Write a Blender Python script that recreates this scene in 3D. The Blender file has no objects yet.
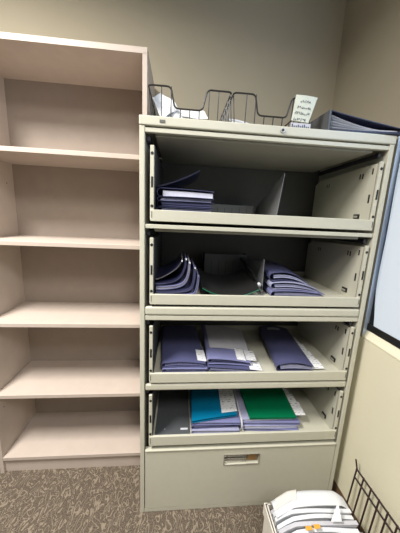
import bpy, bmesh, math, random
from mathutils import Vector, Matrix
random.seed(7)
S = bpy.context.scene
COL = S.collection

# ------------------------------------------------------------------ camera
PITCH, YAW, ROLL, FPX = 0.19270, 0.09172, 0.04543, 245.01
cp, sp = math.cos(PITCH), math.sin(PITCH); cy, sy = math.cos(YAW), math.sin(YAW)
F = Vector((sy*cp, cy*cp, -sp)); Rr = Vector((cy, -sy, 0)); U = Rr.cross(F)
R2 = math.cos(ROLL)*Rr + math.sin(ROLL)*U
U2 = -math.sin(ROLL)*Rr + math.cos(ROLL)*U
cam = bpy.data.objects.new('camera', bpy.data.cameras.new('camera'))
COL.objects.link(cam)
m = Matrix((R2, U2, -F)).transposed().to_4x4()
m.translation = Vector((0.14005, -0.8979, 1.32925))
cam.matrix_world = m
cam.data.sensor_fit = 'HORIZONTAL'; cam.data.sensor_width = 36.0
cam.data.lens = 36.0*FPX/400.0
cam.data.clip_start = 0.02
S.camera = cam

# ------------------------------------------------------------------ light
w = bpy.data.worlds.new('world'); S.world = w; w.use_nodes = True
w.node_tree.nodes['Background'].inputs[0].default_value = (0.95, 0.97, 1.0, 1)
w.node_tree.nodes['Background'].inputs[1].default_value = 0.05
S.view_settings.view_transform = 'Standard'
S.view_settings.look = 'None'
S.view_settings.gamma = 1.0
S.view_settings.use_curve_mapping = False
S.view_settings.exposure = 0.16

def area(name, loc, rot, sx, sy_, power, color, spread=math.pi):
    l = bpy.data.lights.new(name, 'AREA'); l.shape = 'RECTANGLE'
    l.size = sx; l.size_y = sy_; l.energy = power; l.color = color; l.spread = spread
    o = bpy.data.objects.new(name, l); o.location = loc; o.rotation_euler = rot
    COL.objects.link(o); return o
area('ceiling_area_light', (-0.95, -0.70, 2.69), (0, 0, 0), 0.4, 0.7, 86, (1.0, 0.96, 0.91), math.radians(155))
area('ceiling_area_light', (0.45, -1.75, 2.69), (0, 0, 0), 0.4, 0.7, 34, (1.0, 0.96, 0.91), math.radians(175))  # added fill to brighten the right and back walls
area('window_daylight', (0.975, -0.55, 1.5), (0, math.radians(90), 0), 1.1, 1.0, 12, (0.34, 0.60, 1.0))

# ------------------------------------------------------------------ materials
MATS = {}
def mat(name, col, rough=0.5, metal=0.0, noise=0.04, nscale=30.0, bump=0.0, bscale=200.0, spec=0.5, trans=0.0):
    M = bpy.data.materials.new(name); M.use_nodes = True
    nt = M.node_tree; b = nt.nodes['Principled BSDF']
    b.inputs['Roughness'].default_value = rough; b.inputs['Metallic'].default_value = metal
    b.inputs['Specular IOR Level'].default_value = spec
    tc = nt.nodes.new('ShaderNodeTexCoord')
    n = nt.nodes.new('ShaderNodeTexNoise'); n.inputs['Scale'].default_value = nscale; n.inputs['Detail'].default_value = 4
    nt.links.new(tc.outputs['Object'], n.inputs['Vector'])
    r = nt.nodes.new('ShaderNodeValToRGB')
    r.color_ramp.elements[0].position = .3; r.color_ramp.elements[1].position = .7
    r.color_ramp.elements[0].color = tuple(c*(1-noise) for c in col)+(1,)
    r.color_ramp.elements[1].color = tuple(min(1, c*(1+noise)) for c in col)+(1,)
    nt.links.new(n.outputs['Fac'], r.inputs['Fac']); nt.links.new(r.outputs['Color'], b.inputs['Base Color'])
    if bump:
        n2 = nt.nodes.new('ShaderNodeTexNoise'); n2.inputs['Scale'].default_value = bscale
        nt.links.new(tc.outputs['Object'], n2.inputs['Vector'])
        bp = nt.nodes.new('ShaderNodeBump'); bp.inputs['Strength'].default_value = bump; bp.inputs['Distance'].default_value = .002
        nt.links.new(n2.outputs['Fac'], bp.inputs['Height']); nt.links.new(bp.outputs['Normal'], b.inputs['Normal'])
    MATS[name] = M; return M

mat('wall_paint', (0.37, 0.33, 0.245), .9, noise=.03, nscale=3, bump=.15, bscale=350, spec=.2)
mat('ceiling_white', (0.75, 0.74, 0.70), .95, bump=.2)
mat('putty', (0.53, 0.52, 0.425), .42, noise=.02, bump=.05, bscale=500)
mat('putty_shaded', (0.30, 0.29, 0.24), .5, noise=.04, nscale=12)  # putty darkened, shade of the cabinet openings put into the colour
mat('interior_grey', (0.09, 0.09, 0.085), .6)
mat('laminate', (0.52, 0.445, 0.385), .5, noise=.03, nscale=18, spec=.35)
mat('laminate_shaded', (0.36, 0.305, 0.26), .6, noise=.03, nscale=18, spec=.3)  # laminate with the shade inside the bookcase put into its colour
mat('rubber_brown', (0.16, 0.095, 0.055), .6)
mat('dark', (0.012, 0.012, 0.012), .5)
mat('grey_metal', (0.20, 0.205, 0.21), .45, metal=.0)
mat('plate_shaded', (0.05, 0.05, 0.055), .5)  # left drawer side, its shade put into the colour
mat('dark_slide', (0.035, 0.035, 0.045), .35, metal=.3)
mat('dark_grey', (0.075, 0.08, 0.085), .45)
mat('steel', (0.55, 0.54, 0.50), .25, metal=.9)
mat('slide_steel', (0.25, 0.25, 0.27), .3, metal=.8)
mat('wire_black', (0.02, 0.018, 0.016), .4)
mat('wire_bronze', (0.035, 0.02, 0.02), .4)
mat('navy', (0.080, 0.085, 0.175), .33, noise=.1, nscale=8)
mat('lavender', (0.19, 0.20, 0.37), .35, noise=.1, nscale=8)
mat('pale_lavender', (0.34, 0.35, 0.50), .4, noise=.08)
mat('blue_black', (0.012, 0.014, 0.04), .35)
mat('teal', (0.0, 0.15, 0.29), .35, noise=.05)
mat('green', (0.0, 0.15, 0.06), .35, noise=.05)
mat('dark_green', (0.01, 0.045, 0.035), .4)
mat('paper', (0.66, 0.68, 0.71), .8, noise=.03)
mat('pale_white', (0.58, 0.59, 0.70), .6)
mat('paper_grey', (0.50, 0.50, 0.54), .8, noise=.05)
mat('note', (0.60, 0.62, 0.52), .8)
mat('cream_tone', (0.78, 0.74, 0.56), .7, noise=.02, nscale=4)
mat('reveal_blue_lit', (0.62, 0.74, 0.92), .38, metal=.6, noise=.02)  # blue window light put into the colour of the jamb
mat('ink', (0.05, 0.06, 0.09), .8)
mat('orange', (0.65, 0.32, 0.04), .6)
mat('cream_paper', (0.66, 0.63, 0.58), .8)
mat('card', (0.70, 0.66, 0.58), .8)
mat('card_brown', (0.32, 0.22, 0.13), .85)
mat('brown_insert', (0.26, 0.15, 0.05), .6)
mat('badge', (0.12, 0.12, 0.11), .4)
mat('gasket', (0.008, 0.008, 0.009), .45)

def paper_lines():
    M = bpy.data.materials.new('printed_paper'); M.use_nodes = True
    nt = M.node_tree; b = nt.nodes['Principled BSDF']; b.inputs['Roughness'].default_value = .8
    tc = nt.nodes.new('ShaderNodeTexCoord'); mp = nt.nodes.new('ShaderNodeMapping')
    mp.inputs['Scale'].default_value = (60, 160, 1)
    n = nt.nodes.new('ShaderNodeTexNoise'); n.inputs['Scale'].default_value = 1.0; n.inputs['Detail'].default_value = 2
    wv = nt.nodes.new('ShaderNodeTexWave'); wv.wave_type = 'BANDS'; wv.bands_direction = 'Y'; wv.inputs['Scale'].default_value = 22
    r = nt.nodes.new('ShaderNodeValToRGB'); r.color_ramp.elements[0].position = .56; r.color_ramp.elements[1].position = .6
    r.color_ramp.elements[0].color = (0, 0, 0, 1); r.color_ramp.elements[1].color = (1, 1, 1, 1)
    r2 = nt.nodes.new('ShaderNodeValToRGB'); r2.color_ramp.elements[0].position = .45; r2.color_ramp.elements[1].position = .55
    mu = nt.nodes.new('ShaderNodeMath'); mu.operation = 'MULTIPLY'
    mx = nt.nodes.new('ShaderNodeMix'); mx.data_type = 'RGBA'
    mx.inputs[6].default_value = (.78, .79, .80, 1); mx.inputs[7].default_value = (.28, .28, .34, 1)
    L = nt.links.new
    L(tc.outputs['Object'], mp.inputs['Vector']); L(mp.outputs['Vector'], n.inputs['Vector']); L(tc.outputs['Object'], wv.inputs['Vector'])
    L(n.outputs['Fac'], r.inputs['Fac']); L(wv.outputs['Fac'], r2.inputs['Fac'])
    L(r.outputs['Color'], mu.inputs[0]); L(r2.outputs['Color'], mu.inputs[1]); L(mu.outputs[0], mx.inputs[0]); L(mx.outputs[2], b.inputs['Base Color'])
    MATS['printed'] = M
paper_lines()

def carpet():
    M = bpy.data.materials.new('carpet'); M.use_nodes = True
    nt = M.node_tree; b = nt.nodes['Principled BSDF']; b.inputs['Roughness'].default_value = 1; b.inputs['Specular IOR Level'].default_value = .05
    L = nt.links.new; N = nt.nodes.new
    tc = N('ShaderNodeTexCoord')
    mp = N('ShaderNodeMapping'); mp.inputs['Rotation'].default_value = (0, 0, -.6); mp.inputs['Scale'].default_value = (1.0, .55, 1)
    L(tc.outputs['Object'], mp.inputs['Vector'])
    w1 = N('ShaderNodeTexNoise'); w1.inputs['Scale'].default_value = 34; w1.inputs['Detail'].default_value = 0.6; w1.inputs['Distortion'].default_value = 1.2
    L(mp.outputs['Vector'], w1.inputs['Vector'])
    s = N('ShaderNodeMath'); s.operation = 'MULTIPLY_ADD'; s.inputs[1].default_value = 30; s.inputs[2].default_value = 0
    L(w1.outputs['Fac'], s.inputs[0])
    si = N('ShaderNodeMath'); si.operation = 'SINE'; L(s.outputs[0], si.inputs[0])
    r = N('ShaderNodeValToRGB'); e = r.color_ramp.elements
    e[0].position = .5; e[0].color = (0, 0, 0, 1); e[1].position = .98; e[1].color = (1, 1, 1, 1)
    L(si.outputs[0], r.inputs['Fac'])
    f = N('ShaderNodeTexNoise'); f.inputs['Scale'].default_value = 260; f.inputs['Detail'].default_value = 3; L(tc.outputs['Object'], f.inputs['Vector'])
    fr = N('ShaderNodeValToRGB'); fr.color_ramp.elements[0].position = .35; fr.color_ramp.elements[1].position = .65
    fr.color_ramp.elements[0].color = (.060, .046, .035, 1); fr.color_ramp.elements[1].color = (.17, .138, .105, 1)
    L(f.outputs['Fac'], fr.inputs['Fac'])
    mx = N('ShaderNodeMix'); mx.data_type = 'RGBA'; mx.inputs[7].default_value = (.36, .30, .225, 1)
    ml = N('ShaderNodeMath'); ml.operation = 'MULTIPLY'; ml.inputs[1].default_value = .55
    L(r.outputs['Color'], ml.inputs[0]); L(ml.outputs[0], mx.inputs[0]); L(fr.outputs['Color'], mx.inputs[6]); L(mx.outputs[2], b.inputs['Base Color'])
    bp = N('ShaderNodeBump'); bp.inputs['Strength'].default_value = .6; bp.inputs['Distance'].default_value = .004
    L(f.outputs['Fac'], bp.inputs['Height']); L(bp.outputs['Normal'], b.inputs['Normal'])
    MATS['carpet'] = M
carpet()

def blind():
    M = bpy.data.materials.new('window_blind'); M.use_nodes = True
    nt = M.node_tree; b = nt.nodes['Principled BSDF']
    b.inputs['Base Color'].default_value = (.5, .53, .56, 1); b.inputs['Roughness'].default_value = .5
    b.inputs['Emission Color'].default_value = (.50, .60, .72, 1); b.inputs['Emission Strength'].default_value = .42
    MATS['blind'] = M
blind()

# ------------------------------------------------------------------ helpers
class MB:
    def __init__(s): s.bm = bmesh.new()
    def box(s, x0, x1, y0, y1, z0, z1):
        v = [s.bm.verts.new(p) for p in ((x0,y0,z0),(x1,y0,z0),(x1,y1,z0),(x0,y1,z0),(x0,y0,z1),(x1,y0,z1),(x1,y1,z1),(x0,y1,z1))]
        for f in ((0,3,2,1),(4,5,6,7),(0,1,5,4),(1,2,6,5),(2,3,7,6),(3,0,4,7)): s.bm.faces.new([v[i] for i in f])
        return s
    def prism(s, pts, a, b, axis='y'):
        def P(p, t):
            return {'y': (p[0], t, p[1]), 'x': (t, p[0], p[1]), 'z': (p[0], p[1], t)}[axis]
        A = [s.bm.verts.new(P(p, a)) for p in pts]; B = [s.bm.verts.new(P(p, b)) for p in pts]
        n = len(pts); s.bm.faces.new(A); s.bm.faces.new(B[::-1])
        for i in range(n): s.bm.faces.new((A[i], B[i], B[(i+1) % n], A[(i+1) % n]))
        return s
    def slab(s, f0, f1, nu, nv):
        """closed slab between two surfaces f(u,v)->xyz"""
        g = []
        for f in (f0, f1):
            g.append([[s.bm.verts.new(f(i/nu, j/nv)) for j in range(nv+1)] for i in range(nu+1)])
        a, b = g; F_ = s.bm.faces.new
        for i in range(nu):
            for j in range(nv):
                F_((a[i][j], a[i][j+1], a[i+1][j+1], a[i+1][j])); F_((b[i][j], b[i+1][j], b[i+1][j+1], b[i][j+1]))
        for i in range(nu):
            F_((a[i][0], a[i+1][0], b[i+1][0], b[i][0])); F_((a[i][nv], b[i][nv], b[i+1][nv], a[i+1][nv]))
        for j in range(nv):
            F_((a[0][j], b[0][j], b[0][j+1], a[0][j+1])); F_((a[nu][j], a[nu][j+1], b[nu][j+1], b[nu][j]))
        return s
    def tube(s, pts, r, n=8, closed=False):
        pts = [Vector(p) for p in pts]; rings = []
        N = len(pts); up = None
        for i, p in enumerate(pts):
            if closed: t = (pts[(i+1) % N]-pts[i-1])
            elif i == 0: t = pts[1]-p
            elif i == N-1: t = p-pts[i-1]
            else: t = (pts[i+1]-p).normalized()+(p-pts[i-1]).normalized()
            t.normalize()
            if up is None: up = Vector((0,0,1)) if abs(t.z) < .9 else Vector((1,0,0))
            a = t.cross(up)
            if a.length < 1e-4: a = t.cross(Vector((1,0,0)))
            a.normalize(); b = a.cross(t).normalized(); up = b
            rings.append([s.bm.verts.new(p+r*(math.cos(k*2*math.pi/n)*a+math.sin(k*2*math.pi/n)*b)) for k in range(n)])
        M_ = N if closed else N-1
        for i in range(M_):
            A, B = rings[i], rings[(i+1) % N]
            for k in range(n): s.bm.faces.new((A[k], A[(k+1) % n], B[(k+1) % n], B[k]))
        if not closed:
            s.bm.faces.new(rings[0][::-1]); s.bm.faces.new(rings[-1])
        return s
    def disc(s, c, r, h, axis, n=16):
        c = Vector(c); ax = {'x': (Vector((0,1,0)), Vector((0,0,1)), Vector((1,0,0))), 'y': (Vector((1,0,0)), Vector((0,0,1)), Vector((0,1,0)))}[axis]
        A = [s.bm.verts.new(c+r*(math.cos(k*2*math.pi/n)*ax[0]+math.sin(k*2*math.pi/n)*ax[1])) for k in range(n)]
        B = [s.bm.verts.new(v.co+h*ax[2]) for v in A]
        s.bm.faces.new(A); s.bm.faces.new(B[::-1])
        for k in range(n): s.bm.faces.new((A[k], B[k], B[(k+1) % n], A[(k+1) % n]))
        return s
    def build(s, name, material, parent=None, bevel=0.0, smooth=False, offset=None):
        bmesh.ops.recalc_face_normals(s.bm, faces=s.bm.faces)
        me = bpy.data.meshes.new(name)
        if offset is not None: bmesh.ops.translate(s.bm, verts=s.bm.verts, vec=-Vector(offset))
        s.bm.to_mesh(me); s.bm.free()
        me.materials.append(MATS[material])
        if smooth:
            for p in me.polygons: p.use_smooth = True
            try: me.set_sharp_from_angle(angle=math.radians(40))
            except Exception: pass
        o = bpy.data.objects.new(name, me); COL.objects.link(o)
        if parent is not None: o.parent = parent
        if bevel:
            bv = o.modifiers.new('bevel', 'BEVEL'); bv.width = bevel; bv.segments = 3; bv.limit_method = 'ANGLE'; bv.angle_limit = math.radians(50)
        return o

def thing(name, label, cat, loc=(0,0,0), rz=0, group=None):
    o = bpy.data.objects.new(name, None); o.empty_display_size = .05
    o.location = loc; o.rotation_euler = (0, 0, rz); COL.objects.link(o)
    o['label'] = label; o['category'] = cat
    if group: o['group'] = group
    return o
def struct(o): o['kind'] = 'structure'; return o

# ------------------------------------------------------------------ room
WB, XR = 0.517, 0.955
CE = 2.72
struct(MB().box(-2.2, XR, -2.6, WB, -.05, 0).build('floor', 'carpet'))
struct(MB().box(-2.2, XR+.1, WB, WB+.1, -.05, CE).build('wall_back', 'wall_paint'))
struct(MB().box(-2.2, XR+.1, -2.6, WB+.1, CE, CE+.05).build('ceiling', 'ceiling_white'))
WY1, WY0, WZ0, WZ1 = 0.036, -1.25, 0.856, 2.15
wr = MB()
wr.box(XR, XR+.1, WY1+.002, WB, -.05, CE); wr.box(XR, XR+.1, -2.6, WY0, -.05, CE)
wr.box(XR, XR+.1, WY0, WY1+.002, -.05, WZ0-.0); wr.box(XR, XR+.1, WY0, WY1, WZ1, CE)
struct(wr.build('wall_right', 'wall_paint'))
bb = MB()
prof = [(0, 0), (0, .072), (-.003, .072), (-.005, .02), (-.014, 0)]
bb.prism([(XR+p[0], p[1]) for p in prof], -2.6, WB, 'y')
struct(bb.build('baseboard_right', 'rubber_brown'))
struct(MB().prism([(WB+p[0], p[1]) for p in prof], -2.2, XR, 'x').build('baseboard_back', 'rubber_brown'))
# window in the right wall: black frame with pale blind
wroot = thing('window_1', 'window with black frame and pale blind beside the filing cabinet', 'window', (XR+.04, WY0, WZ0)); del wroot['category']; del wroot['label']
wroot['kind'] = 'structure'
off = Vector((XR+.04, WY0, WZ0))
fr = MB(); fx0, fx1 = XR+.020, XR+.06
fr.box(fx0-.006, fx1, WY0, WY1, WZ0+.030, WZ0+.060)
fr.box(fx0, fx1, WY0, WY1, WZ1-.03, WZ1); fr.box(fx0, fx1, WY1-.040, WY1, WZ0+.03, WZ1); fr.box(fx0, fx1, WY0, WY0+.03, WZ0, WZ1)
fr.build('window_frame', 'gasket', wroot, .002, offset=off)
# blind with a gently waving left edge
def bl(x):
    def f(u, v):
        z = WZ0+.05+v*(WZ1-WZ0-.07)
        e = WY1-.010+.006*math.sin((v*4.2+.1)*math.pi)*(1-v) - .022*math.exp(-(v*9)**2)
        return (x-.006*math.sin(v*5), e+(WY0+.02-e)*u, z)
    return f
MB().slab(bl(XR+.018), bl(XR+.020), 6, 24).build('window_blind', 'blind', wroot, smooth=True, offset=off)
MB().prism([(XR-.003, WZ0-.006), (XR+.03, WZ0-.006), (XR+.03, WZ0+.030), (XR+.016, WZ0+.030), (XR-.003, WZ0+.002)], WY0, WY1, 'y').build('window_sill', 'cream_tone', wroot, .003, offset=off)
MB().box(XR+.075, XR+.08, WY0, WY1, WZ0, WZ1).build('window_pane', 'blind', wroot, offset=off)

MB().box(XR, XR+.075, WY1, WY1+.002, WZ0, WZ1).build('window_reveal', 'reveal_blue_lit', wroot, offset=off)
struct(MB().box(XR-.003, XR, -2.6, WB, .072, WZ0-.006).build('lower_wall_right', 'cream_tone'))  # cream sheet over the lower right wall, paler than the wall above
# ceiling light above the camera, and a second unseen one added as fill
for xx, yy, lb in ((-.95, -.70, 'recessed fluorescent ceiling panel nearest the filing cabinet'), (.45, -1.75, 'unseen ceiling panel added as fill, farther from the filing cabinet')):
    cl = thing('ceiling_light', lb, 'ceiling light', (xx, yy, CE))
    MB().box(-.3, .3, -.4, -.37, -.02, -.0).box(-.3, .3, .37, .4, -.02, 0).box(-.3, -.27, -.37, .37, -.02, 0).box(.27, .3, -.37, .37, -.02, 0).build('frame', 'ceiling_white', cl)

# ------------------------------------------------------------------ bookcase
BX0, BX1, BY0, BY1, BH, BT = -0.737, -0.001, 0.210, 0.512, 1.970, .019
bo = Vector((BX0, BY0, 0))
bc = thing('bookcase', 'tall empty pinkish beige laminate bookcase against the back wall', 'bookcase', bo)
for x0, x1 in ((BX0, BX0+BT), (BX1-BT, BX1)):
    MB().box(x0, x1, BY0, BY1, 0, BH-BT).build('side_panel', 'laminate', bc, .0008, offset=bo)
MB().box(BX0, BX1, BY0, BY1, BH-.022, BH).build('top_panel', 'laminate', bc, .0008, offset=bo)
MB().box(BX0+BT, BX1-BT, BY1-.006, BY1-.001, 0, BH-.022).build('back_panel', 'laminate_shaded', bc, offset=bo)
for k, z in enumerate((0.0936, .4527, .8238, 1.1998, 1.5782)):
    sh = MB().box(BX0+BT, BX1-BT, BY0+.001, BY1-.006, z-.019, z).build('shelf', 'laminate', bc, .0015, offset=bo)
MB().box(BX0+BT, BX1-BT, BY0+.012, BY0+.03, 0, .0746).build('kick_board', 'laminate', bc, offset=bo)
for z in (1.46, 1.15, .70, .35, 1.85):
    for yy in (BY0+.05, BY1-.06):
        MB().disc((BX0+BT, yy, z), .003, .0008, 'x', 8).build('peg_hole', 'dark', bc, offset=bo)

# ------------------------------------------------------------------ filing cabinet
CW, CD, CH = .914, .457, 1.655
fc = thing('filing_cabinet', 'tall putty metal lateral filing cabinet with four open drawers and one closed', 'filing cabinet', (0, 0, 0))
def post_profile(x0, x1):
    return MB().box(x0, x1, 0, CD, 0, 1.622)
MB().box(0, .018, 0, CD-.002, 0, 1.6245).build('side_panel', 'putty', fc, .0025)
MB().box(CW-.019, CW, 0, CD-.002, 0, 1.6245).build('side_panel', 'putty', fc, .0025)
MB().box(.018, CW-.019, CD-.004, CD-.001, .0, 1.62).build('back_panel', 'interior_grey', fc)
MB().box(-.001, CW+.001, -.003, CD, 1.6245, CH).build('top_cap', 'putty', fc, .004)
MB().box(.0185, CW-.0195, .001, CD-.006, 0, .0195).build('base', 'putty', fc, .002)
MB().box(.0185, CW-.0195, .002, .018, 1.605, 1.6195).build('crossbar', 'putty', fc, .002)
MB().box(.019, CW-.02, .003, .018, 1.287, 1.302).build('crossbar', 'putty', fc, .002)
MB().box(.019, CW-.02, .003, .018, .626, .656).build('crossbar', 'putty', fc, .008)
c3 = MB().box(.019, CW-.02, .000, .018, .957, .991).build('crossbar', 'putty', fc, .007)
MB().box(.019, CW-.02, .003, .02, .936, .9545).build('crossbar', 'putty', fc, .002)
# receded flipper doors, the ceilings of the four openings
for z in (1.612, 1.290, .940, .632):
    d = MB().box(.050, .850, .022, .435, z-.014, z).build('receding_door', 'putty_shaded', fc, .003)
    for x0 in (.0205, .872):
        MB().box(x0, x0+.014, .02, .43, z-.030, z-.012).build('slide_rail', 'dark_slide', fc, .003)
# lock, badge
MB().disc((.487, -.0032, 1.6405), .008, -.004, 'y', 20).build('lock', 'steel', fc)
MB().disc((.487, -.0073, 1.6405), .0045, -.001, 'y', 16).build('keyhole', 'dark', fc)
MB().box(.067, .085, -.0045, -.0032, 1.6345, 1.6435).build('badge', 'badge', fc)
# closed bottom drawer
bd = bpy.data.objects.new('drawer', None)
bd.empty_display_size = .05; COL.objects.link(bd); bd.parent = fc
hx0, hx1, hz0, hz1 = .372, .530, .246, .298
fm = MB()
fz0, fz1, fx0_, fx1_ = .0225, .338, .0215, CW-.0225
fm.box(fx0_, hx0, .0, .02, fz0, fz1).box(hx1, fx1_, .0, .02, fz0, fz1).box(hx0, hx1, .0, .02, fz0, hz0).box(hx0, hx1, .0, .02, hz1, fz1)
fm.box(hx0, hx1, .02, .022, hz0, hz1)
bmesh.ops.remove_doubles(fm.bm, verts=fm.bm.verts, dist=1e-5)
fm.build('drawer_front', 'putty', bd)
MB().box(fx0_, fx1_, -.004, .012, fz1-.007, fz1+.001).build('drawer_edge', 'putty', bd, .003)
MB().box(.03, .884, .024, .43, .03, .05).box(.03,.034,.024,.43,.05,.30).box(.88,.884,.024,.43,.05,.30).build('drawer_body', 'putty_shaded', bd)
hm = MB().box(hx0-.003, hx1+.003, -.003, .0, hz0-.003, hz0).box(hx0-.003, hx1+.003, -.003, .0, hz1, hz1+.003).box(hx0-.003, hx0, -.003, .0, hz0, hz1).box(hx1, hx1+.003, -.003, .0, hz0, hz1)
hm.box(hx0+.002, hx0+.103, .006, .0145, hz0+.002, hz0+.022).box(hx0+.002, hx0+.1, .012, .018, hz0+.027, hz1-.002)
hm.build('handle', 'steel', bd, .001)
MB().box(hx0+.108, hx1-.004, .010, .019, hz0+.008, hz1-.004).build('handle_insert', 'brown_insert', bd)  # brown piece filling the right part of the handle recess

def tray(zl0, zl1, zs):
    """one open roll-out drawer: lip zl0..zl1, side panels up to zs"""
    xa, xb = .050, .872
    fl = zl1-.016
    t = MB()
    t.box(xa, xb, .004, .43, fl-.002, fl)
    t.prism([(.012, fl-.01), (.43, fl-.01), (.43, zs-.03), (.40, zs-.012), (.06, zs), (.012, zs)], xb-.002, xb, 'x')
    t.box(xa, xb, .428, .43, fl, fl+.03)
    o = t.build('drawer', 'putty', fc)
    MB().box(xa, xa+.002, .012, .43, fl-.01, zs+.004).build('side_plate', 'plate_shaded', o)
    MB().box(.038, .884, -.001, .010, zl0, zl1).build('front_lip', 'putty', o, .002)
    for x0, sgn in ((.036, 1), (.873, -1)):
        MB().box(x0, x0+.0135, .002, .012, zl0+.004, zs+.006).build('side_bracket', 'putty', o, .002)
    for x in (.043, .8795):
        for zz_ in (zs-.02, zl1+.012): MB().disc((x, .0022, zz_), .0055, -.0007, 'y', 12).build('screw_hole', 'dark', o)
        zc = (zs+zl1)/2-.01
        MB().box(x-.0036, x+.0036, .0012, .0022, zc-.018, zc+.018).build('slot', 'dark', o)
        MB().box(x-.001, x+.001, -.0016, -.0009, zl0+.012, zl1-.006).build('slot', 'dark', o)
    x = xb-.0026
    for yy, zz, a, b in ((.095, zs-.035, .0035, .010), (.080, zs-.036, .0035, .010), (.030, zs-.025, .0035, .011), (.028, zl1+.08, .004, .016), (.32, zs-.045, .003, .008), (.305, zs-.045, .003, .008)):
        MB().box(x, x+.001, yy-a, yy+a, zz-b, zz+b).build('slot', 'dark', o)
    MB().box(xb-.008, xb-.002, .062, .092, zl1+.004, zl1+.022).build('latch', 'dark', o, .001)
    MB().box(xb-.010, xb-.008, .067, .087, zl1+.008, zl1+.016).build('latch', 'putty_shaded', o)
    return fl
F1 = tray(1.313, 1.3535, 1.560)
F2 = tray(1.001, 1.0415, 1.248)
F3 = tray(.665, .7075, .905)
F4 = tray(.360, .4065, .600)

# ------------------------------------------------------------------ folders
def lerp(a, b, t): return a+(b-a)*t
def folder(name, label, cat, q, z, th, cover, paper='paper', spine='left', over=.0, bulge=0., arch=0., group=None, nlay=4, cover2=None, tabs=None, pv=0.0, inner=.12, sag=None, tabmat='printed', label_at=None):
    """q: plan quad fl, fr, br, bl. z: bottom height at those corners. th: thickness at left, right (or front, back).
       spine: side where the cover wraps round"""
    cx = sum(p[0] for p in q)/4; cyy = sum(p[1] for p in q)/4; zz = min(z)
    WARP = .0022; WP = (len(label)*1.7) % 6.28
    root = thing(name, label, cat, (cx, cyy, zz), group=group)
    off = Vector((cx, cyy, zz))
    def base(u, v):
        x = lerp(lerp(q[0][0], q[1][0], u), lerp(q[3][0], q[2][0], u), v)
        y = lerp(lerp(q[0][1], q[1][1], u), lerp(q[3][1], q[2][1], u), v)
        h = lerp(lerp(z[0], z[1], u), lerp(z[3], z[2], u), v)
        h += arch*math.sin(math.pi*min(max(u, 0), 1))
        h += WARP*(math.sin(4.5*u+WP)*math.sin(3*v+1+WP)+1)*.5
        if sag: h += sag(u, v)
        return Vector((x, y, h))
    def thick(u, v):
        uu = min(max(u, 0), 1); vv = min(max(v, 0), 1)
        return lerp(th[0], th[1], uu if spine != 'front' else vv)+bulge*math.sin(math.pi*(.15+.7*uu))
    def S(f, lo=False):
        def g(u, v):
            p = base(u, v); k = f(u, v) if callable(f) else f
            return p+Vector((0, 0, thick(u, v)*k))
        return g
    ct = .0012
    def off_(g, d): return lambda u, v: g(u, v)+Vector((0, 0, d))
    bot, top = S(0), S(1)
    c = MB(); c.slab(off_(bot, 0), off_(bot, ct), 10, 6); c.slab(off_(top, -ct), top, 10, 6)
    # wrapped spine
    def sp_(k):
        def g(u, v):
            a = math.pi*(u-.5)
            if spine == 'left': uu, vv, d = 0, v, Vector((-1, 0, 0))
            else: uu, vv, d = v, 0, Vector((0, -1, 0))
            t = thick(uu, vv); p = base(uu, vv)
            r = t/2
            return p+Vector((0, 0, r+(r-k)*math.sin(a)))+d*((r-k)*.8*math.cos(a))
        return g
    c.slab(sp_(0), sp_(ct), 8, 6)
    co = c.build('cover', cover, root, smooth=True, offset=off)
    p = MB()
    rnd = random.Random(hash(label) % 1000 if False else len(label)*7+int(cx*1000))
    for i in range(nlay):
        a = inner+(1-2*inner)*i/nlay; b = a+(1-2*inner)/nlay*.72
        j = rnd.uniform(-.012, .012); k = rnd.uniform(-.01, .01)
        def mk(fr_):
            g = S(fr_)
            def h(u, v):
                uu = .04+j+(.95-.04+over)*u; vv = -pv+.02+k+(.95+pv)*v
                return g(uu, vv)
            return h
        p.slab(mk(a), mk(b), 10, 6)
    p.build('paper_stack', paper, root, smooth=True, offset=off)
    if tabs:
        for (u0, u1, v0, v1, kf) in tabs:
            g = S(kf)
            def t0(u, v): return g(lerp(u0, u1, u), lerp(v0, v1, v))+Vector((0, 0, .0006))
            def t1(u, v): return t0(u, v)+Vector((0, 0, .0006))
            MB().slab(t0, t1, 6, 4).build('paper_sheet', tabmat if v1-v0 > .6 else 'printed', root, offset=off)
    if label_at:
        u0, u1, v0, v1 = label_at; g = S(1)
        def t0(u, v): return g(lerp(u0, u1, u), lerp(v0, v1, v))+Vector((0, 0, .0004))
        def t1(u, v): return t0(u, v)+Vector((0, 0, .0005))
        MB().slab(t0, t1, 2, 2).build('sticker', 'paper_grey', root, offset=off)
    return root

FG = 'folders in the open drawers'
# --- drawer 1 (top)
y0 = .026
folder('file_folder', 'lavender folder at the bottom of the pile in the top open drawer', 'folder',
       [(.066, y0), (.262, y0), (.262, .30), (.066, .30)], [F1+.001]*4, (.026, .026), 'navy', 'pale_lavender', 'left', group=FG, over=.02)
folder('file_folder', 'dark navy folder second from the bottom in the top open drawer', 'folder',
       [(.066, y0+.006), (.266, y0+.004), (.266, .30), (.062, .30)], [F1+.029]*4, (.018, .018), 'blue_black', 'navy', 'left', group=FG)
folder('file_folder', 'thin black-blue folder under the pale lavender one in the top drawer', 'folder',
       [(.064, y0+.004), (.268, y0+.010), (.268, .30), (.060, .30)], [F1+.049]*4, (.013, .013), 'navy', 'pale_lavender', 'left', group=FG)
folder('file_folder', 'pale lavender wide-spined folder near the top of the upper drawer pile', 'folder',
       [(.070, y0), (.266, y0), (.270, .30), (.070, .30)], [F1+.064]*4, (.030, .026), 'navy', 'pale_white', 'left', group=FG, inner=.05, nlay=1, over=.02)
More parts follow.
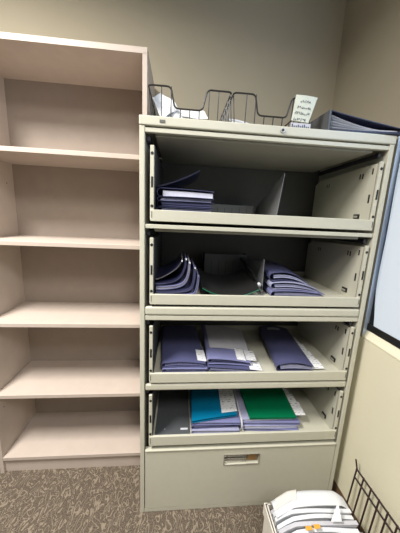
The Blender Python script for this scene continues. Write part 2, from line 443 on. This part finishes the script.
folder('file_folder', 'navy folder bent upward at its right end on top of the upper pile', 'folder',
       [(.056, .05), (.215, .09), (.215, .30), (.056, .32)], [F1+.098, F1+.098, F1+.092, F1+.092], (.006, .004), 'blue_black', 'navy', 'left', nlay=2, group=FG,
       sag=lambda u, v: .072*max(0, u)**1.35)

# --- drawer 2: curled pile (profiles in x,z), each a folder standing on its neighbour
def smooth_poly(P, n=6):
    out = []
    for i in range(len(P)-1):
        p0 = P[max(i-1, 0)]; p1 = P[i]; p2 = P[i+1]; p3 = P[min(i+2, len(P)-1)]
        for k in range(n):
            t = k/n
            out.append(tuple(.5*((2*p1[a])+(-p0[a]+p2[a])*t+(2*p0[a]-5*p1[a]+4*p2[a]-p3[a])*t*t+(-p0[a]+3*p1[a]-3*p2[a]+p3[a])*t**3) for a in (0, 1)))
    out.append(P[-1]); return out
def curl(label, P, th, ya, yb, cov, pap, stud=False):
    P = smooth_poly(P); n = len(P)-1
    c = P[len(P)//2]; off = Vector((c[0], (ya+yb)/2, F2))
    root = thing('file_folder', label, 'folder', off, group='curled folders in the second drawer')
    # normals
    N_ = []
    for i in range(n+1):
        a = P[max(i-1, 0)]; b = P[min(i+1, n)]; t = Vector((b[0]-a[0], b[1]-a[1])).normalized(); N_.append(Vector((-t.y, t.x)))
    def surf(k, y_in=0):
        def g(u, v):
            i = min(int(round(u*n)), n); q = N_[i]; tt = th*(1-.35*u)
            return (P[i][0]+q.x*tt*k, lerp(ya+y_in, yb, v), P[i][1]+q.y*tt*k)
        return g
    cc = MB(); cc.slab(surf(0), surf(.12), n, 2); cc.slab(surf(.88), surf(1), n, 2); cc.build('cover', cov, root, smooth=True, offset=off)
    pp = MB(); pp.slab(surf(.2, .004), surf(.42, .004), n, 2); pp.slab(surf(.5, .006), surf(.78, .002), n, 2); pp.build('paper_stack', pap, root, smooth=True, offset=off)
    if stud:
        e = P[-1]; q = N_[-1]
        MB().box(e[0]-.005, e[0]+.0, ya-.002, ya+.002, e[1]-.003, e[1]+.003).build('metal_tip', 'paper', root, .001, offset=off)
b2 = F2+.001
curl('lowest curled lavender folder lying flat in the second drawer pile', [(.060, b2), (.12, b2), (.18, b2+.001), (.212, b2+.012), (.222, b2+.05), (.224, b2+.085)], .011, .02, .25, 'lavender', 'pale_lavender')
curl('navy curled folder second from the bottom in the curled pile', [(.058, b2+.013), (.11, b2+.014), (.16, b2+.018), (.194, b2+.030), (.207, b2+.065), (.209, b2+.115)], .012, .022, .25, 'navy', 'lavender', True)
curl('lavender curled folder in the middle of the curled pile', [(.058, b2+.028), (.10, b2+.030), (.145, b2+.038), (.172, b2+.056), (.185, b2+.09), (.188, b2+.135)], .013, .018, .25, 'lavender', 'paper_grey', True)
curl('dark navy curled folder above the middle of the curled pile', [(.057, b2+.044), (.095, b2+.048), (.13, b2+.058), (.155, b2+.078), (.170, b2+.112), (.174, b2+.148)], .012, .024, .25, 'blue_black', 'lavender', True)
curl('topmost curled folder with a thin tan edge in the second drawer', [(.056, b2+.062), (.085, b2+.074), (.115, b2+.092), (.140, b2+.112), (.158, b2+.140)], .006, .03, .26, 'blue_black', 'card', True)

# black open folder in the middle of drawer 2
og = thing('open_folder', 'black pressboard folder with green edges lying open in the second drawer', 'folder', (.36, .16, F2))
offo = Vector((.36, .16, F2))
def og_s(dz, y_in=0):
    def g(u, v):
        x = .238+.228*u; s = .032*(2*u-1)**2+.004
        return (x, .02+y_in+.27*v, F2+s+dz+.02*v)
    return g
MB().slab(og_s(0), og_s(.0025), 16, 3).build('cover', 'dark_green', og, smooth=True, offset=offo)
MB().slab(og_s(.0032, .004), og_s(.0065, .004), 16, 3).build('inside_cover', 'dark', og, smooth=True, offset=offo)
e_ = MB(); e_.tube([Vector(og_s(.001)(i/16, 0))+Vector((0, -.001, 0)) for i in range(17)], .0013, 6); e_.build('green_edge', 'green', og, smooth=True, offset=offo)

# divider plates and back boxes in drawers 1 and 2
def divider(label, x, fl, ya, zf, yb, zb, m='grey_metal', lean=0.02):
    r = thing('drawer_divider', label, 'drawer divider', (x, (ya+yb)/2, fl))
    g = MB(); o = Vector((x, (ya+yb)/2, fl))
    pr = [(ya, 0), (yb, 0), (yb, zb-.02), (yb-.02, zb), (ya+.05, zf-.02), (ya+.008, zf), (ya, zf-.006)]
    A = []
    for dx in (0, .0022):
        A.append([g.bm.verts.new((x+dx+lean*p[1]/.2, p[0], fl+p[1])) for p in pr])
    n = len(pr); g.bm.faces.new(A[0]); g.bm.faces.new(A[1][::-1])
    for i in range(n): g.bm.faces.new((A[0][i], A[1][i], A[1][(i+1) % n], A[0][(i+1) % n]))
    g.build('plate', m, r, offset=o)
    MB().box(x-.012, x+.016, ya-.004, yb, fl, fl+.0015).build('foot', m, r, offset=o)
    return r
divider('grey metal divider plate with sloping top standing in the top drawer', .535, F1+.001, .10, .186, .40, .07)
divider('grey metal divider plate beside the black open folder in the second drawer', .497, F2+.001, .075, .150, .34, .12, lean=-.004)
def backbox(label, x0, x1, y0_, y1_, fl, h):
    c = Vector(((x0+x1)/2, (y0_+y1_)/2, fl))
    r = thing('divider_box', label, 'drawer divider', c)
    g = MB().box(x0, x1, y0_, y0_+.003, fl, fl+h).box(x0, x0+.003, y0_, y1_, fl, fl+h).box(x1-.003, x1, y0_, y1_, fl, fl+h)
    g.build('box_wall', 'dark_grey', r, .001, offset=c)
    g = MB()
    for k in range(1, 6):
        xx = lerp(x0, x1, k/6); g.box(xx-.001, xx+.001, y0_-.001, y0_, fl+.006, fl+h*.75)
    g.build('groove', 'dark', r, offset=c)
backbox('dark metal divider box behind the folders in the top drawer', .285, .50, .30, .41, F1+.001, .062)
backbox('dark metal divider box behind the black open folder', .275, .50, .34, .42, F2+.001, .128)
# black sliding bar leaning in drawer 2
bar = thing('follower_bar', 'black diagonal bar with a white tip leaning beside the open folder', 'bar', (.47, .10, F2))
bo2 = Vector((.47, .10, F2))
MB().tube([(.455, .30, F2+.115), (.468, .2, F2+.090), (.480, .075, F2+.048)], .005, 8).build('rod', 'dark', bar, smooth=True, offset=bo2)
MB().tube([(.480, .075, F2+.048), (.481, .062, F2+.043)], .006, 8).build('tip', 'paper', bar, smooth=True, offset=bo2)

# pile at the right of drawer 2
folder('file_folder', 'bottom navy folder of the pile at the right of the second drawer', 'folder',
       [(.528, .025), (.756, .035), (.765, .29), (.553, .33)], [b2]*4, (.022, .008), 'lavender', 'pale_lavender', 'left', bulge=.012, nlay=2, inner=.3, group=FG)
folder('file_folder', 'middle lavender folder of the pile at the right of the second drawer', 'folder',
       [(.529, .035), (.730, .045), (.752, .31), (.553, .34)], [b2+.0315, b2+.0175, b2+.0175, b2+.0315], (.024, .008), 'pale_lavender', 'pale_lavender', 'left', bulge=.010, arch=.007, over=.04, nlay=2, inner=.3, group=FG)
folder('file_folder', 'top navy folder sloping over the pile at the right of the second drawer', 'folder',
       [(.526, .045), (.700, .075), (.742, .34), (.556, .36)], [b2+.0645, b2+.0360, b2+.0360, b2+.0645], (.028, .010), 'navy', 'pale_lavender', 'left', arch=.013, bulge=.012, over=.04, nlay=2, inner=.3, group=FG)

# --- drawer 3
b3 = F3+.001
folder('file_folder', 'lower navy folder at the left of the third drawer', 'folder',
       [(.094, .020), (.276, .022), (.255, .36), (.072, .36)], [b3, b3, b3, b3], (.018, .016), 'lavender', 'pale_lavender', 'left', bulge=.004, group=FG, over=.03, nlay=1, inner=.3)
folder('file_folder', 'upper navy folder with a white label sheet at the left of the third drawer', 'folder',
       [(.092, .026), (.268, .030), (.250, .37), (.070, .37)], [b3+.021, b3+.021, b3+.028, b3+.028], (.020, .014), 'navy', 'lavender', 'left', bulge=.005, arch=.004, group=FG, over=.02, nlay=2, inner=.25,
       tabs=[(.82, 1.04, .05, .30, 1.03)])
folder('file_folder', 'lower lavender folder in the middle of the third drawer', 'folder',
       [(.282, .018), (.492, .016), (.508, .34), (.290, .35)], [b3+.014, b3, b3, b3+.012], (.014, .010), 'navy', 'pale_lavender', 'left', bulge=.003, group=FG, over=.03, nlay=2,
       tabs=[(.84, 1.10, .0, .20, 1.05)])
folder('file_folder', 'upper grey folder with white sheets in the middle of the third drawer', 'folder',
       [(.284, .030), (.468, .040), (.494, .36), (.290, .37)], [b3+.0345, b3+.0185, b3+.0185, b3+.0345], (.022, .012), 'lavender', 'navy', 'left', bulge=.004, arch=.003, group=FG, over=.02, nlay=1, inner=.3,
       tabs=[(.05, 1.04, .27, .99, 1.05), (.66, .88, .02, .30, 1.12), (.90, 1.15, .05, .30, 1.12)], tabmat='paper_grey')
folder('file_folder', 'navy folder with a small label and white tabbed sheets in the third drawer', 'folder',
       [(.588, .020), (.745, .022), (.780, .38), (.628, .39)], [b3, b3, b3+.006, b3+.006], (.026, .014), 'navy', 'pale_lavender', 'left', bulge=.022, group=FG, over=.03, nlay=2, inner=.3,
       tabs=[(.98, 1.34, .02, .22, .35), (.98, 1.28, .16, .40, .45), (.98, 1.22, .34, .58, .5), (.98, 1.15, .5, .78, .5)], label_at=(.18, .62, .86, .93))

# --- drawer 4
b4 = F4+.001
g4 = thing('flat_folder', 'dark grey flat folder lying at the left of the fourth drawer', 'folder', (.14, .2, b4))
o4 = Vector((.14, .2, b4))
MB().box(.060, .214, .018, .40, b4, b4+.006).build('cover', 'dark_grey', g4, .0015, offset=o4)
MB().box(.172, .204, .040, .050, b4+.006, b4+.0066).build('label_strip', 'paper_grey', g4, offset=o4)
MB().box(.100, .103, .045, .048, b4+.006, b4+.0066).build('stud', 'paper', g4, offset=o4)
def pile(specs):
    z = b4
    for (name, lab, q, dz, th, cov, pap, kw) in specs:
        folder(name, lab, 'folder', q, [z+a for a in dz], th, cov, pap, group='piled folders in the fourth drawer', **kw)
        z += max(th)+kw.get('bulge', 0)+.001
pile([
    ('file_folder', 'lowest lavender folder under the teal one in the fourth drawer', [(.226, .020), (.435, .018), (.450, .33), (.232, .33)], [0]*4, (.016, .012), 'pale_lavender', 'paper_grey', dict(bulge=.002)),
    ('file_folder', 'navy folder in the middle of the teal-topped pile', [(.224, .028), (.432, .034), (.450, .33), (.232, .33)], [0, .002, .002, 0], (.012, .010), 'navy', 'pale_lavender', dict(bulge=.002)),
    ('file_folder', 'lavender folder just under the teal one in the fourth drawer', [(.226, .034), (.440, .026), (.452, .33), (.234, .33)], [0, .002, .002, 0], (.010, .010), 'lavender', 'paper', dict(bulge=.002)),
    ('file_folder', 'teal blue folder with white sheet on top of the left pile', [(.224, .030), (.428, .052), (.448, .35), (.232, .35)], [0, .012, .012, .002], (.010, .007), 'teal', 'blue_black', dict(bulge=.002, tabs=[(.66, 1.02, .06, .98, 1.05)])),
])
pile([
    ('file_folder', 'lowest navy folder under the green one in the fourth drawer', [(.462, .030), (.712, .012), (.745, .32), (.478, .33)], [0]*4, (.010, .008), 'lavender', 'pale_lavender', dict(bulge=.002)),
    ('file_folder', 'second lavender folder from the bottom under the green one', [(.452, .026), (.706, .022), (.745, .33), (.470, .33)], [0, 0, 0, 0], (.012, .008), 'pale_lavender', 'paper', dict(bulge=.002)),
    ('file_folder', 'third folder with white edges beneath the green cover', [(.456, .032), (.720, .024), (.748, .33), (.474, .33)], [0, 0, 0, 0], (.010, .008), 'lavender', 'paper', dict(bulge=.002, over=.03)),
    ('file_folder', 'pale lavender folder directly under the green one', [(.450, .036), (.690, .040), (.745, .34), (.472, .34)], [0, 0, 0, 0], (.010, .008), 'pale_lavender', 'paper', dict(bulge=.002, over=.03)),
    ('file_folder', 'green folder with white tabbed sheets on top of the right pile', [(.486, .034), (.704, .032), (.728, .36), (.492, .36)], [0, 0, 0, 0], (.008, .006), 'green', 'paper', dict(bulge=.001, tabs=[(.90, 1.22, .04, .30, .6), (.90, 1.17, .24, .50, .7), (.88, 1.12, .46, .98, .75)])),
])
# grey crumpled folder between the two piles
folder('file_folder', 'grey curled folder squeezed between the teal and green piles', 'folder',
       [(.441, .040), (.449, .040), (.466, .34), (.456, .34)], [b4]*4, (.055, .055), 'paper_grey', 'pale_lavender', 'front', group='piled folders in the fourth drawer', nlay=2)

# ------------------------------------------------------------------ on top of the cabinet
def letter_tray(label, x0, x1, yf, yb):
    z0 = CH+.0025; h = .106; zt = z0+h; zn = z0+.040; r = .0030
    c = Vector(((x0+x1)/2, (yf+yb)/2, CH))
    t = thing('wire_letter_tray', label, 'letter tray', c, group='wire trays on top of the cabinet')
    a, b = x0+.082, x1-.088
    def side(x, yy): return [(x, yy, z0)]
    # front U rim with rounded corners
    def rnd(P, rr=.014, n=5):
        out = [Vector(P[0])]
        for i in range(1, len(P)-1):
            p = Vector(P[i]); d0 = (Vector(P[i-1])-p).normalized(); d1 = (Vector(P[i+1])-p).normalized()
            A, B = p+d0*rr, p+d1*rr
            for k in range(n+1):
                s = k/n; out.append((1-s)**2*A+2*s*(1-s)*p+s*s*B)
        out.append(Vector(P[-1])); return out
    P = [(x0, yb, zt), (x0, yf, zt), (a-.006, yf, zt), (a+.008, yf, zn), (b-.012, yf, zn), (b+.004, yf, zt), (x1, yf, zt), (x1, yb, zt)]
    MB().tube(rnd(P)+[Vector((x0, yb, zt))], r, 8).build('rim', 'wire_black', t, smooth=True, offset=c)
    g = MB(); g.tube([(x0+.01, yf+.004, z0), (x1-.01, yf+.004, z0), (x1-.01, yb, z0), (x0+.01, yb, z0)], r, 8, closed=True)
    g.build('bottom_frame', 'wire_black', t, smooth=True, offset=c)
    n = 9
    for k in range(n):
        x = lerp(x0+.012, x1-.012, k/(n-1))
        top = zt if (x < a-.002 or x > b+.004) else zn
        if k in (0, n-1): continue
        MB().tube([(x, yf, top), (x, yf+.004, z0), (x, yb, z0), (x, yb, zt)], .0019, 6).build('wire', 'wire_black', t, offset=c)
    for xx in (x0, x1):
        for k in range(7):
            y = lerp(yf+.012, yb-.01, k/6); d = .01 if xx == x0 else -.01
            MB().tube([(xx, y, zt), (xx+d, y, z0)], .0019, 6).build('wire', 'wire_black', t, offset=c)
    return z0
letter_tray('left black wire letter tray holding crumpled white papers', .024, .309, .04, .36)
letter_tray('right black wire letter tray with a handwritten note clipped on it', .318, .612, .04, .36)
def sheet(name, label, cat, P0, P1, P2, P3, m, wob=.0, th=.0008, n=10, parent=None, seed=1):
    rd = random.Random(seed); ph = [rd.uniform(0, 6) for _ in range(6)]
    c = (Vector(P0)+Vector(P1)+Vector(P2)+Vector(P3))/4
    nr = (Vector(P1)-Vector(P0)).cross(Vector(P3)-Vector(P0)).normalized()
    def f(k):
        def g(u, v):
            p = lerp(lerp(Vector(P0), Vector(P1), u), lerp(Vector(P3), Vector(P2), u), v)
            w_ = wob*(math.sin(5*u+ph[0]+3*v)+.6*math.sin(7*v+ph[1]-4*u))
            return p+nr*(w_+k)
        return g
    g = MB().slab(f(0), f(th), n, n)
    o = g.build(name, m, parent, smooth=True, offset=c if parent is None else None)
    if parent is None: o.location = c
    if label: o['label'] = label; o['category'] = cat
    return o
zc = CH+.008
# papers in left tray
sheet('crumpled_paper', 'crumpled white sheet rising at the left end of the left wire tray', 'paper', (.032, .07, zc+.070), (.072, .060, zc+.006), (.125, .10, zc+.055), (.066, .12, zc+.118), 'paper', .006, seed=3)
sheet('folded_paper', 'folded white sheet leaning beside the crumpled one in the left tray', 'paper', (.085, .055, zc+.0), (.135, .055, zc+.0), (.130, .12, zc+.060), (.075, .12, zc+.075), 'paper', .003, seed=12)
sheet('paper_sheet', 'loose white sheet lying flat in the left wire tray', 'paper', (.120, .05, zc), (.285, .05, zc+.002), (.28, .30, zc+.098), (.11, .30, zc+.108), 'paper', .002, seed=5)
sheet('printed_sheet', 'white sheet with grey print curling over the flat one', 'paper', (.13, .07, zc+.022), (.235, .075, zc+.022), (.235, .28, zc+.128), (.12, .28, zc+.132), 'printed', .002, seed=8)
sheet('paper_sheet', 'pale sheet lying in the right wire tray', 'paper', (.335, .05, zc+.004), (.45, .05, zc), (.46, .25, zc+.080), (.335, .25, zc+.095), 'paper', .002, seed=9)
# note clipped to the right tray
nt_ = thing('note_card', 'cream handwritten note clipped to the right wire tray', 'note', (.575, .03, CH+.05))
no = Vector((.575, .03, CH+.05))
def nf(k):
    def g(u, v):
        x = lerp(.529, .594, u)+.014*v*u+.009*v; return (x, .0335+k-.004*math.sin(u*3)*v, CH+.034+.083*v-.004*u)
    return g
MB().slab(nf(0), nf(.001), 6, 6).build('card', 'note', nt_, smooth=True, offset=no)
g = MB(); rd = random.Random(4)
for row, (z_, a, b) in enumerate(((.094, .26, .70), (.074, .18, .80), (.056, .12, .84), (.036, .10, .80))):
    u = a
    while u < b:
        wd = rd.uniform(.05, .09); pts = []
        v = (z_-.030)/.083
        for k in range(5):
            p = Vector(nf(-.0008)(u+wd*k/4*.9, v+rd.uniform(-.055, .06))); pts.append(p)
        g.tube(pts, .0007, 5); u += wd+.03
g.build('handwriting', 'ink', nt_, offset=no)
lab = thing('label_holder', 'small clear label holder at the foot of the handwritten note', 'label', (.56, .032, CH))
MB().box(-.032, .042, -.001, .001, .002, .026).build('card', 'paper_grey', lab)
g = MB()
for k in range(9):
    xx = -.028+k*.0075; g.box(xx, xx+.004, -.0016, -.001, .008+rd.uniform(0, .003), .019+rd.uniform(-.003, .003))
g.build('printed_text', 'ink', lab)

# binder lying at the right end, spine to the left
bi = thing('ring_binder', 'dark navy ring binder lying open-sided at the right end of the cabinet top', 'binder', (.80, .12, CH))
bio = Vector((.80, .12, CH))
A0 = Vector((.664, .016, CH)); A1 = Vector((.930, -.012, CH)); dpt = Vector((-.02, .29, 0))
hs = .072
def bt(off_n, up):
    def g(u, v):
        p = lerp(A0, A1, u)+dpt*v
        return p+Vector((0, 0, up(u)))
    return g
cv = MB()
cv.slab(bt(0, lambda u: .0005), bt(0, lambda u: .0085), 8, 4)
tp = lambda u: lerp(hs, .0185, u**.93)
cv.slab(bt(0, lambda u: tp(u)-.0035), bt(0, tp), 10, 4)
cv.build('cover', 'blue_black', bi, .0008, smooth=True, offset=bio)
spn = MB(); spn.slab(lambda u, v: A0+dpt*v+Vector((-.004, 0, .0005+(hs-.0005)*u)), lambda u, v: A0+dpt*v+Vector((.002, 0, .0005+(hs-.0005)*u)), 4, 4)
spn.build('spine', 'dark_grey', bi, offset=bio)
for i in range(6):
    t0 = i/5
    def up0(u, t0=t0): return .0092+(.044*t0)*max(0, 1-1.25*u)**1.5+.0045*t0
    def gg(d, i=i):
        def h(u, v):
            uu = .035+(.90 if i < 5 else .86)*u
            q = A0+(A1-A0)*uu+dpt*(.03+.92*v)
            return q+Vector((0, 0, up0(u)+d))
        return h
    MB().slab(gg(0), gg(.0008), 14, 2).build('page_bundle', 'paper' if i % 2 else 'paper_grey', bi, smooth=True, offset=bio)
# ------------------------------------------------------------------ box of papers on the floor
bx0, bx1, by0, by1, bz = .505, .800, -.56, -.165, .25
bxo = Vector(((bx0+bx1)/2, (by0+by1)/2, 0))
cb = thing('carton', 'open white cardboard carton full of papers on the carpet', 'box', bxo)
g = MB().box(bx0, bx1, by0, by1, 0, .004).box(bx0, bx0+.004, by0, by1, 0, bz).box(bx1-.004, bx1, by0, by1, 0, bz).box(bx0, bx1, by1-.004, by1, 0, bz).box(bx0, bx1, by0, by0+.004, 0, bz)
g.build('box_wall', 'card', cb, offset=bxo)
MB().box(bx0-.004, bx0+.010, by0, by1+.004, bz-.05, bz).build('folded_rim', 'card', cb, .001, offset=bxo)
npap = 20
for i in range(npap):
    rd = random.Random(50+i)
    t = i/(npap-1)
    y = lerp(by1-.014, by0+.03, t)
    h0 = .292-.012*t+rd.uniform(-.007, .007)-(.03 if i == 0 else 0)
    th = .0125; ph = rd.uniform(0, 6); tilt = rd.uniform(.010, .016)
    xl_, xr_ = bx0+.012+rd.uniform(0, .006), bx1-.008+rd.uniform(-.006, .0)
    def f(k, y=y, h0=h0, ph=ph, tilt=tilt, xl_=xl_, xr_=xr_, i=i):
        def h(u, v):
            top = h0+.020*math.sin(math.pi*(u*.85+.1))-.035*max(0, .18-u)/.18+.003*math.sin(6*u+ph)
            z = .006+(top-.006)*v
            w_ = tilt*max(0, (z-.2)/.1)**1.5
            spill = (.014*max(0, (z-.252)/.05)*(u-.55) if z > .252 else 0)
            return (lerp(xl_, xr_, u)+spill, y+k-w_+.0012*math.sin(5*u+ph), z)
        return h
    o = MB().slab(f(0), f(-th), 10, 12).build('paper_bundle', 'paper' if i % 4 else 'paper_grey', None, smooth=True, offset=(bxo.x, y, 0)); o.location = (bxo.x, y, 0)
    o['label'] = 'white paper bundle standing on edge in the carton on the floor'; o['category'] = 'paper'; o['group'] = 'paper bundles in the carton'
# loose sheets over the bundles
def drape(label, x0, x1, ya, yb, zo, m, skew=0.0, dz=0.0):
    c = Vector(((x0+x1)/2, (ya+yb)/2, .31))
    def f(k):
        def g(u, v):
            x = lerp(x0, x1, u)+skew*v; U_ = (x-bx0)/(bx1-bx0)
            z = .287+.020*math.sin(math.pi*(U_*.85+.1))-.04*max(0, .25-U_)/.25*1.0-.02*max(0, U_-.9)/.1+.012
            y = lerp(ya, yb, v)
            z -= .030*max(0, v-.6)**2/.16
            return (x, y+dz*u, z+zo+k)
        return g
    o = MB().slab(f(0), f(.0012), 14, 8).build('paper_sheet', m, None, smooth=True, offset=c); o.location = c
    o['label'] = label; o['category'] = 'paper'
drape('broad white sheet bent over the back of the papers in the carton', .52, .806, -.235, -.165, .008, 'paper', 0, .004)
drape('cream folded sheet on the back left corner of the carton papers', .520, .60, -.215, -.168, .011, 'cream_paper', .02, .004)
sheet('corner_sheet', 'white sheet corner sticking up near the right of the carton papers', 'paper', (.690, by1-.115, .324), (.728, by1-.118, .325), (.738, by1-.080, .345), (.730, by1-.082, .343), 'paper', .0, seed=23)
for lx, ly, lb in ((.592, by1-.128, 'left orange sticker on the papers in the carton'), (.622, by1-.125, 'right orange sticker on the papers in the carton')):
    sheet('sticker', lb, 'sticker', (lx, ly-.008, 0.3245), (lx+.022, ly-.007, 0.3255), (lx+.022, ly+.004, 0.3260), (lx, ly+.004, .3255), 'orange', 0, n=2)

# wire rack panel leaning on the right wall
wk = thing('wire_rack', 'dark wire rack panel leaning against the right wall behind the carton', 'wire rack', (.93, -.25, 0))
wo = Vector((.93, -.25, 0))
def wp(y, z): return (.905+.035*z/.45, y, z)
g = MB()
ya_, yb_ = -.095, -.495
zt_ = .305
MB().tube([wp(ya_, zt_), wp(yb_, zt_)], .0036, 8).build('rail', 'wire_bronze', wk, smooth=True, offset=wo)
MB().tube([wp(ya_, zt_-.04), wp(yb_, zt_-.04)], .0036, 8).build('rail', 'wire_bronze', wk, smooth=True, offset=wo)
MB().tube([wp(ya_, .012), wp(yb_, .012)], .0036, 8).build('rail', 'wire_bronze', wk, smooth=True, offset=wo)
for k in range(11):
    y = lerp(ya_, yb_, k/10)
    P = [wp(y, zt_+.004), wp(y, .012)]
    if k == 0: P = [Vector(wp(y+.004, zt_+.045))+Vector((-.012, 0, 0))]+P
    MB().tube(P, .0033, 8).build('wire', 'wire_bronze', wk, smooth=True, offset=wo)
